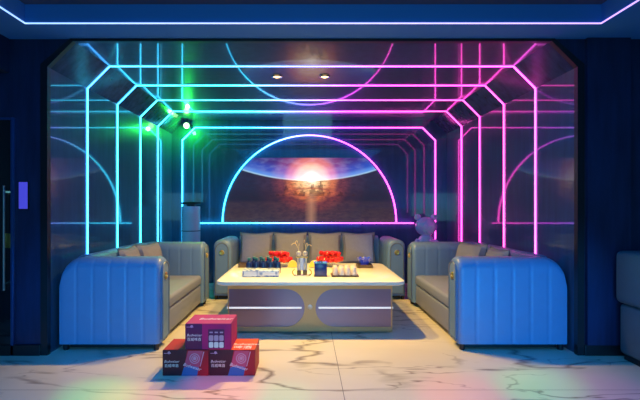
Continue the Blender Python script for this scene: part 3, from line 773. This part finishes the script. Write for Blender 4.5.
def carton(loc, rz, mats, label, kind):
    c = empty('beer_carton', loc, rz); tag(c, label, 'carton', 'beer cartons on the floor')
    front, top, side = mats
    MB().box(-CW / 2, CW / 2, -CD / 2, CD / 2, 0, CHH, .003, 2).build('box', front, c)
    yf = -CD / 2
    # printed wrap: top and side panels
    MB().box(-CW / 2 + .002, CW / 2 - .002, yf + .002, CD / 2 - .002, CHH, CHH + .0008).build('top_print', top, c)
    MB().box(CW / 2, CW / 2 + .0008, yf + .002, CD / 2 - .002, .002, CHH - .002).build('side_print', side, c)
    MB().box(-CW / 2 - .0008, -CW / 2, yf + .002, CD / 2 - .002, .002, CHH - .002).build('side_print', side, c)
    d1, d2 = yf - .0008, yf
    if kind == 'can':
        MB().prism([(-.02, .002), (CW / 2 - .002, .002), (CW / 2 - .002, CHH - .002), (.012, CHH - .002)], 'y', d1, d2).build('front_print', side, c)
        p = MB().prism([(-.030, .002), (.085, .002), (.126, CHH - .006), (.020, CHH - .006)], 'y', d1 - .001, d1).build('can_picture', M['pinkpr'], c)
        MB().prism([(-.030, .002), (.085, .002), (.097, .062), (.040, .076), (-.013, .062)], 'y', d1 - .002, d1 - .001).build('can_band', M['bluepr'], p)
        for r0, r1 in ((.038, .032), (.024, .018)):
            ri = MB(); cx_, cz_ = .067, .128
            ri.loft([[(cx_ + r_ * math.cos(2 * PI * k_ / 24), yy, cz_ + r_ * math.sin(2 * PI * k_ / 24)) for k_ in range(24)] for r_, yy in ((r0, d1 - .001), (r0, d1 - .0025), (r1, d1 - .0025), (r1, d1 - .001))], cap=False)
            ri.build('crest', M['lilac'], p)
        MB().prism([(.058, .118), (.076, .118), (.080, .134), (.067, .142), (.054, .134)], 'y', d1 - .002, d1 - .001).build('crest', M['lilac'], p)
        MB().prism([(.104, .07), (.110, .07), (.138, .178), (.130, .178)], 'y', d1 - .0015, d1).build('highlight_bar', M['lilac'], c)
        text_mesh('Budweiser', .032, M['white'], p, facing(-.020, d1 - .0024, .078, -.30), .25)
    else:
        MB().prism([(-.045, .002), (CW / 2 - .002, .002), (CW / 2 - .002, CHH - .002), (-.045, CHH - .002)], 'y', d1, d2).build('front_print', top, c)
        p = MB().box(.0, .12, d1 - .0008, d1, .010, .150).build('can_picture', M['cplum'], c)
        for i in range(3):
            for j in range(2):
                x0_ = .006 + i * .038; z0_ = .014 + j * .050
                MB().loft([[(x_, d1 - .0025, z_) for x_, z_ in rrect(x0_, x0_ + .032, z0_, z0_ + .042, .008, 3)], [(x_, d1 - .0008, z_) for x_, z_ in rrect(x0_, x0_ + .032, z0_, z0_ + .042, .008, 3)]]).build('can_top', M['lilac'] if j else M['white'], p)
            MB().box(.010 + i * .038, .034 + i * .038, d1 - .002, d1 - .0008, .122, .132).build('can_top', M['lilac'], p)
    MB().box(-.160, -.108, d1 - .0006, d1, .164, .168).build('crest', M['lilac'], c)
    k_ = MB().lathe([(.010, -.0005), (.010, .0015)], seg=12).build('crest', M['lilac'], c); k_.rotation_euler = (PI / 2, 0, 0); k_.location = (-.122, d1, .170)
    text_mesh('Budweiser', .026, M['white'], c, facing(-.158, d1 - .0006, .098), .25)
    text_mesh('百威啤酒', .026, M['white'], c, facing(-.156, d1 - .0006, .066))
    # lettering on the top face
    tm = Matrix.Translation((-.10 if kind != 'can' else -.02, -.02, CHH + .0014))
    text_mesh('Budweiser', .060 if kind != 'can' else .05, M['white'], c, tm, .25)
    if kind == 'can': text_mesh('啤酒', .07, M['white'], c, Matrix.Translation((.0, -.10, CHH + .0014)))
    return c
cy = 3.14 + CD / 2
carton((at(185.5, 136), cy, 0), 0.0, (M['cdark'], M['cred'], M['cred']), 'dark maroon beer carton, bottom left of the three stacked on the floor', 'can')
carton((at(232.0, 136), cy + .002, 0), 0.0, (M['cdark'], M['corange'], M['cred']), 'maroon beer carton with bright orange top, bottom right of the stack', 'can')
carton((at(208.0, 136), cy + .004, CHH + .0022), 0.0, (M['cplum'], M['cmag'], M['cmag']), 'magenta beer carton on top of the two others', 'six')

# ================================================================== corner things
M['tower'] = P('pale tower plastic', (0.55, 0.57, 0.66), 0.3)
M['darkcap'] = P('dark plastic', (0.012, 0.014, 0.02), 0.4)
tw_ = empty('tower_unit', (-1.74, 6.64, 0)); tag(tw_, 'tall pale cylinder with a dark round lid in the left back corner', 'tower unit')
tw_.location = ((191 - 306) / 64.3, 6.64, 0)
MB().lathe([(.150, 0), (.155, .02), (.140, .04), (.140, 1.235), (.134, 1.245)], seg=36).build('body', M['tower'], tw_)
MB().lathe([(.1415, .86), (.1425, .862), (.1425, .870), (.1415, .872)], seg=36).build('seam_band', M['darkcap'], tw_)
MB().lathe([(.06, 1.245), (.06, 1.27), (.150, 1.28), (.155, 1.295), (.145, 1.31), (.02, 1.318)], seg=36).build('lid', M['darkcap'], tw_)
# iridescent figure at the right back corner
def irid():
    m, nt, b = new_mat('iridescent lacquer'); L = nt.links.new; N = nt.nodes.new
    tc = N('ShaderNodeTexCoord'); n = N('ShaderNodeTexNoise'); n.inputs['Scale'].default_value = 3.2; n.inputs['Detail'].default_value = 3; n.inputs['Distortion'].default_value = 2.0
    L(tc.outputs['Object'], n.inputs['Vector']); c = N('ShaderNodeValToRGB'); e = c.color_ramp.elements
    for i, (p, col) in enumerate(((0.25, (0.25, 0.5, 0.8)), (0.75, (0.9, 0.85, 0.95)), (0.42, (0.55, 0.85, 0.95)), (0.52, (0.75, 0.55, 0.95)), (0.62, (0.35, 0.6, 0.95)))):
        q = e[i] if i < 2 else e.new(p); q.position = p; q.color = (*col, 1)
    L(n.outputs['Fac'], c.inputs['Fac']); L(c.outputs['Color'], b.inputs['Base Color']); b.inputs['Roughness'].default_value = 0.2; b.inputs['Coat Weight'].default_value = 0.6
    return m
M['irid'] = irid()
fg = empty('statue', ((425.5 - 306) / 64.5, 6.60, 0)); tag(fg, 'shiny iridescent rounded figure on a pedestal behind the right sofa', 'statue')
MB().box(-.16, .16, -.16, .16, 0, .42, .01).build('pedestal', M['black'], fg)
MB().lathe([(.10, .421), (.15, .47), (.155, .60), (.13, .72), (.09, .78), (.06, .80)], seg=28).build('torso', M['irid'], fg)
MB().sphere((0, 0, .935), .165, 28, 18, (1, .95, .9)).build('head', M['irid'], fg)
for s in (-1, 1):
    MB().sphere((s * .125, 0, 1.075), .052, 16, 10, (1, .6, 1)).build('ear', M['irid'], fg)
    MB().tube([(s * .12, -.02, .72), (s * .19, -.05, .64), (s * .20, -.10, .56)], .042, 12).build('arm', M['irid'], fg)
# green laser lamp in the left back corner of the ceiling
M['greenlens'] = P('green laser lens', (0.6, 1, 0.6), 0.3, emit=(0.45, 1.0, 0.40), es=4.5)
gx, gy, gz = (187 - 306) / 62.8, 6.79, 1.25 + (206 - 126) / 62.8
gl = empty('laser_lamp', (gx, gy, gz)); tag(gl, 'small bright green laser lamp high in the left back corner', 'lamp')
MB().box(-.045, .045, .0, .10, -.035, .045, .008).build('housing', M['black'], gl)
MB().box(-.008, .008, .03, .05, .045, ZC - gz - .005).build('bracket', M['black'], gl)
MB().sphere((0, -.030, 0), .046, 16, 10).build('lens', M['greenlens'], gl)
lamp('green_glow', 'POINT', (gx + .03, gy - .075, gz - .06), 24.0, (0.02, 1.0, 0.05), shadow_soft_size=0.03)

# downlight fittings
for i, (x, y) in enumerate(DOWN):
    d = empty('downlight', (x, y, ZC - 0.001)); tag(d, f'small warm recessed ceiling downlight above the table, {"left" if i == 0 else "right"} of the pair', 'ceiling light', 'ceiling downlights')
    MB().lathe([(.045, 0), (.055, -.003), (.058, -.010), (.044, -.014), (.036, -.006)], seg=24, cap=False).build('bezel', M['chrome'], d)
    MB().lathe([(.036, -.004), (.036, -.010), (.02, -.016), (.002, -.018)], seg=20).build('lens', M['lens'], d)

# ================================================================== front room things
# wall control panel at the left pier
cp = empty('control_panel', ((24.5 - 306) / 119.0, YF, 1.25 + (206 - 195.5) / 119)); tag(cp, 'slim violet lit control panel on the dark left pier', 'control panel')
MB().box(-.042, .042, -.016, -.001, -.118, .118, .004).build('frame', M['black'], cp)
M['cpface'] = P('violet backlit face', (0.10, 0.09, 0.4), 0.2, emit=(0.06, 0.05, 0.55), es=0.9)
MB().box(-.036, .036, -.0185, -.016, -.112, .112).build('screen', M['cpface'], cp)
# dark glass door at the left edge
M['steel'] = P('dull steel', (0.16, 0.17, 0.20), 0.45, metal=0.8)
M['edge'] = P('blue metal edge', (0.03, 0.08, 0.25), 0.3, metal=0.6)
d1_ = struct(empty('door_1', (-2.84, YF, 0)))
MB().box(-.40, .375, -.006, -.001, .012, 1.97).build('door_panel', M['darkgloss'], d1_)
MB().box(.375, .400, -.030, -.001, 0, 1.99, .003).box(-.405, .375, -.022, -.001, 1.97, 1.99).build('door_frame', M['edge'], d1_)
MB().tube([(.335, -.05, .55), (.335, -.05, 1.42)], .010, 10).build('door_handle', M['steel'], d1_)
MB().box(.330, .340, -.045, -.006, .60, .615).box(.330, .340, -.045, -.006, 1.36, 1.375).build('handle_bracket', M['chrome'], d1_)
MB().box(.30, .365, -.012, -.006, .90, 1.02, .002).build('lock_plate', M['gold'], d1_)
MB().box(-.40, .375, -.016, -.006, .012, .16, .002).build('kick_plate', M['black'], d1_)
# padded sofa end at the right edge
M['bluegrey'] = P('blue grey leather', (0.10, 0.13, 0.17), 0.45, var=0.1, scale=9)
pb = empty('sofa_end', (2.955, 3.29, 0)); tag(pb, 'blue grey padded sofa block in two layers at the right edge by the dark wall', 'sofa')
MB().box(-.385, .385, -.22, .22, .045, .455, .035, 4).build('base_cushion', M['bluegrey'], pb)
MB().box(-.41, .41, -.22, .24, .458, .885, .045, 4).build('back_cushion', M['bluegrey'], pb)
MB().box(-.36, .36, -.19, .19, 0, .044).build('plinth', M['black'], pb)
# karaoke screen on the wall behind the camera, seen only as a reflection
tv = empty('television', (0.05, -0.90, 1.22)); tag(tv, 'wide wall mounted screen facing the alcove, seen as reflections in the polished corners', 'television')
MB().box(-.87, .87, -.045, -.002, -.50, .50, .006).build('casing', M['black'], tv)
M['screen'] = P('teal screen', (0.01, 0.01, 0.01), 0.3, emit=(0.12, 0.42, 0.50), es=16.0)
MB().box(-.845, .845, -.002, .001, -.475, .475).build('screen', M['screen'], tv)

# party light on the tray ceiling throwing coloured spots onto the floor
pl_ = empty('party_light', (0.1, 1.2, 2.80)); tag(pl_, 'small black party light on the front room ceiling', 'lamp')
MB().lathe([(.06, -.03), (.075, -.001)], seg=20).build('mount', M['black'], pl_)
MB().sphere((0, 0, -.085), .06, 20, 12).build('globe', M['darkgloss'], pl_)
def spot(tx, ty, tz, col, w_, ang):
    lamp('party_beam', 'SPOT', (0.1, 1.2, 2.64), w_, col, (tx, ty, tz), spot_size=math.radians(ang), spot_blend=1.0, shadow_soft_size=0.02)
spot(-1.36, 2.80, 0, (0.02, 1.0, 0.05), 330.0, 11)
spot(-1.12, 2.74, 0, (1.0, 0.10, 0.02), 270.0, 11)
spot(-0.58, 2.90, 0, (1.0, 0.05, 0.12), 270.0, 13)
spot(-0.15, 2.80, 0, (0.1, 1.0, 0.2), 108.0, 10)
spot(1.62, 2.98, 0, (0.02, 1.0, 0.15), 270.0, 12)
spot(1.02, 2.86, 0, (1.0, 0.05, 0.10), 210.0, 13)
spot(1.95, 2.80, 0, (0.8, 0.05, 0.6), 150.0, 13)
spot(-0.50, 3.30, .1, (1.0, 0.10, 0.01), 90.0, 7)
spot(-0.82, 3.22, .36, (1.0, 0.02, 0.45), 90.0, 7)
